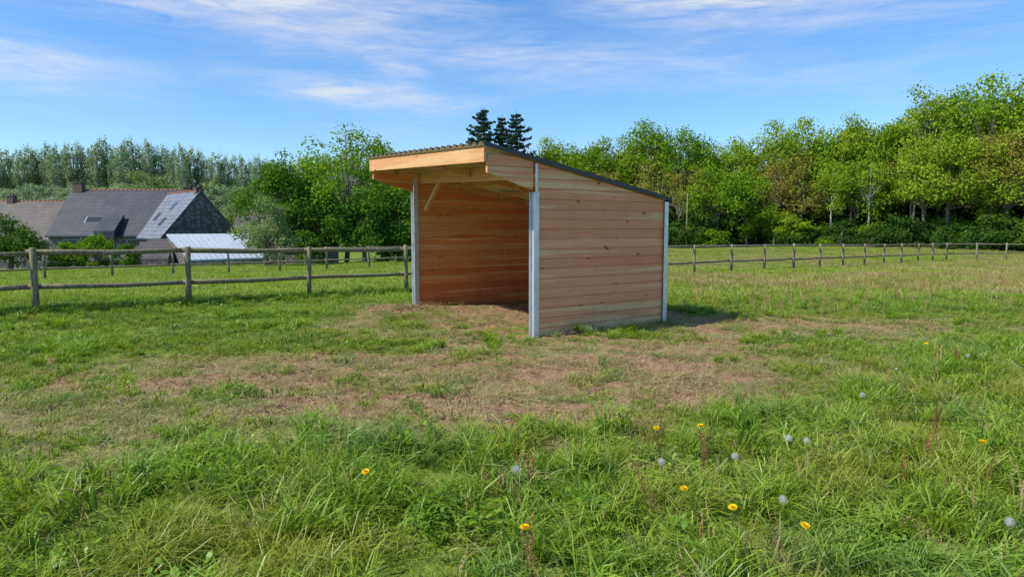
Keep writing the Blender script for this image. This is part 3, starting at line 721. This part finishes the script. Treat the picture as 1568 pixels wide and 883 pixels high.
def skylight(E,x,t,W,zt,ze,w=.45,hh=.5,m=GL):
    sl=(zt-ze)/W; y=-W*t; z=zt-sl*W*t+.16; n=math.hypot(1,sl); dy,dz=-1/n*hh,-sl/n*hh
    V=[(x-w,y-dy,z-dz),(x+w,y-dy,z-dz),(x+w,y+dy,z+dz),(x-w,y+dy,z+dz)]; obj('skylight_frame',polymesh('sky',V,[(3,2,1,0)],FR),E)
    V=[(a*.86+x*.14,(b_-y)*.86+y-.01,(c_-z)*.86+z+.02) for a,b_,c_ in V]; obj('skylight',polymesh('sky',V,[(3,2,1,0)],m),E)
def window(E,x,y,z,w=.5,h=.65):
    obj('window_frame',boxm(x-w-.08,x+w+.08,y-.05,y-.002,z-h-.08,z+h+.08,FR),E); obj('window',boxm(x-w,x+w,y-.07,y-.053,z-h,z+h,GL),E)
E,_=house('stone_farmhouse',-33.9,62,0,11.,3.6,-3.,.95,4.75,SL); chimney(E,-4.9,0,4.8,.65,.4); chimney(E,4.9,0,4.8,.25,.35)
skylight(E,-2.1,.72,3.6,4.75,.95,.8,.38); window(E,-3.6,-3.6,-.2); window(E,-.5,-3.6,-.2); window(E,1.8,-3.6,-.2)
V=[(-1.2,-2.6,2.35),(.5,-2.6,2.35),(.5,-4.3,.9),(-1.2,-4.3,.9)]; obj('dormer_roof',polymesh('dr',[(a,b_,c_+.3) for a,b_,c_ in V]+[(a,b_,c_-.3) for a,b_,c_ in V],[(3,2,1,0),(2,3,7,6),(0,3,7,4),(1,5,6,2)],SL),E)
gx,gy=-25.2,56.
E,_=house('gabled_farmhouse',gx-2.9,gy+3.,math.radians(134.),8.2,3.0,-3.,.85,4.4,SLL)
chimney(E,-3.7,.0,4.4,.25,.3)
for x,t in ((-.8,.35),(1.1,.6),(-1.3,.72)):
    sl=(4.4-.85)/3.; y=3.*t; z=4.4-sl*y+.15
    V=[(x-.4,y-.28,z+.28*sl),(x+.4,y-.28,z+.28*sl),(x+.4,y+.28,z-.28*sl),(x-.4,y+.28,z-.28*sl)]; obj('skylight',polymesh('sk',V,[(0,1,2,3)],GL),E)
E,_=house('long_farmhouse',-47.2,67,0,15.,3.4,-3.,.4,3.95,SLB); chimney(E,-1.3,0,4.0,.5,.3); window(E,3,-3.4,-.5)
E,_=house('stone_barn',-22.5,68,0,9.,3.2,-3.,-.2,2.6,SLB)
def leanto(nm,c,mat,zb):
    E=empty(nm)
    obj('roof',polymesh('r',[(x,y,z+.06) for x,y,z in c]+[(x,y,z-.04) for x,y,z in c],[(0,1,2,3),(7,6,5,4),(0,3,7,4),(3,2,6,7),(2,1,5,6),(1,0,4,5)],mat),E)
    q=[(x*.99+sum(p[0] for p in c)*.0025,y,z-.05) for x,y,z in c]
    obj('walls',polymesh('w',q+[(x,y,zb) for x,y,z in q],[(3,2,6,7),(0,3,7,4),(2,1,5,6),(1,0,4,5)],STONE),E)
    T=[]
    if mat is SHD:
        for i in range(1,14):
            t=i/14; a=Vector(c[0]).lerp(Vector(c[1]),t); b2=Vector(c[3]).lerp(Vector(c[2]),t); T.append(([a+Vector((0,0,.06)),b2+Vector((0,0,.06))],[.025,.025],6))
        obj('roof_ribs',tubemesh('ribs',T,mat),E)
leanto('metal_shed',[(-26.4,52.5,.95),(-20.0,52.8,1.0),(-17.4,49.0,-.65),(-22.2,47.2,-.75)],SHD,-2.5)
leanto('slate_outbuilding',[(-27.8,53.0,.6),(-26.0,53.2,.6),(-24.4,48.6,-.75),(-28.3,48.2,-.8)],SLB,-2.5)

for nm,px_,Yd,h in (('utility_pole',-.695,72,4.9),('utility_pole',.254,78,6.2)):
    x=px_*Yd; z=tz(x,Yd); obj(nm,tubemesh('pole',[([(x,Yd,z),(x,Yd,z+h)],[.09,.06],8)],FW))

# ------------------------------------------------------------ sun, sky, camera
trav=Vector((.93,.38,-1.05)).normalized()
sd=bpy.data.lights.new('sun','SUN'); sd.energy=5.0; sd.angle=math.radians(.5); sd.color=(1,.94,.83)
so=bpy.data.objects.new('sun',sd); COL.objects.link(so); so.rotation_euler=trav.to_track_quat('-Z','Y').to_euler()
w=bpy.data.worlds.new('World'); scene.world=w; w.use_nodes=True
k=M.__new__(M); k.nt=w.node_tree; k.nt.nodes.clear()
out=k.n('ShaderNodeOutputWorld'); bg=k.n('ShaderNodeBackground'); sky=k.n('ShaderNodeTexSky'); sky.sky_type='NISHITA'; sky.sun_disc=False
sky.sun_elevation=math.radians(46); sky.sun_rotation=math.radians(248); sky.air_density=1.0; sky.dust_density=.3; sky.ozone_density=1.0
tc=k.n('ShaderNodeTexCoord'); sx=k.n('ShaderNodeSeparateXYZ'); k.l(tc.outputs['Generated'],sx.inputs[0])
az=k.math('ARCTAN2',sx.outputs[0],sx.outputs[1]); el=k.math('ARCSINE',sx.outputs[2])
cb=k.n('ShaderNodeCombineXYZ'); k.l(az,cb.inputs[0]); k.l(el,cb.inputs[1])
m_=k.mapping(cb.outputs[0],(2.2,13,1),(1.3,.4,0),(0,0,math.radians(4)))
n1=k.noise(m_,1.6,7,.66,.6); m2=k.mapping(cb.outputs[0],(6,46,1),(0,0,0),(0,0,math.radians(9))); n2=k.noise(m2,1.5,6,.68,.8)
tot=None
for a,e,sa,se,wt in ((.34,.310,.26,.045,1.5),(-.46,.30,.40,.045,1.35),(-.22,.185,.14,.022,1.15),(-.62,.19,.13,.03,.9),(-.06,.24,.5,.035,.65),(.1,.225,.2,.02,.6),(-.75,.33,.2,.06,.8),(-.16,.215,.05,.012,.9)):
    A=k.math('DIVIDE',k.math('SUBTRACT',az,a),sa); Bq=k.math('DIVIDE',k.math('SUBTRACT',el,k.math('ADD',e,k.math('MULTIPLY',k.math('SUBTRACT',az,a),-.06))),se)
    g_=k.math('EXPONENT',k.math('MULTIPLY',k.math('ADD',k.math('MULTIPLY',A,A),k.math('MULTIPLY',Bq,Bq)),-1.)); g_=k.math('MULTIPLY',g_,wt)
    tot=g_ if tot is None else k.math('MAXIMUM',tot,g_)
tex=k.ramp(k.math('ADD',k.math('MULTIPLY',n1,.60),k.math('MULTIPLY',n2,.50)),.40,.72)
gen=k.math('MULTIPLY',k.ramp(n1,.5,.8),.25)
f=k.math('ADD',k.math('MULTIPLY',tot,k.math('ADD',tex,.07)),gen,True); f=k.math('MULTIPLY',f,.9)
# deeper blue in the mid sky, unseen zenith tinted warm to warm the shade
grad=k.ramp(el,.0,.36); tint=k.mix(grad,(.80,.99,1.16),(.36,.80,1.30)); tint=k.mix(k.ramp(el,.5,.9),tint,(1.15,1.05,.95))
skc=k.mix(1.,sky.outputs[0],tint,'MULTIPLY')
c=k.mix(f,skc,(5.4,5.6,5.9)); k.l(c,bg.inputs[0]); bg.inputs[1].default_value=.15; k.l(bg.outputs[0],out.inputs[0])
cam=bpy.data.cameras.new('camera'); co=bpy.data.objects.new('camera',cam); COL.objects.link(co); scene.camera=co
cam.sensor_width=36; cam.lens=24.1; cam.clip_start=.05; cam.clip_end=6000
co.location=(0,0,1.6); co.rotation_euler=(math.radians(90-5.17),0,0)
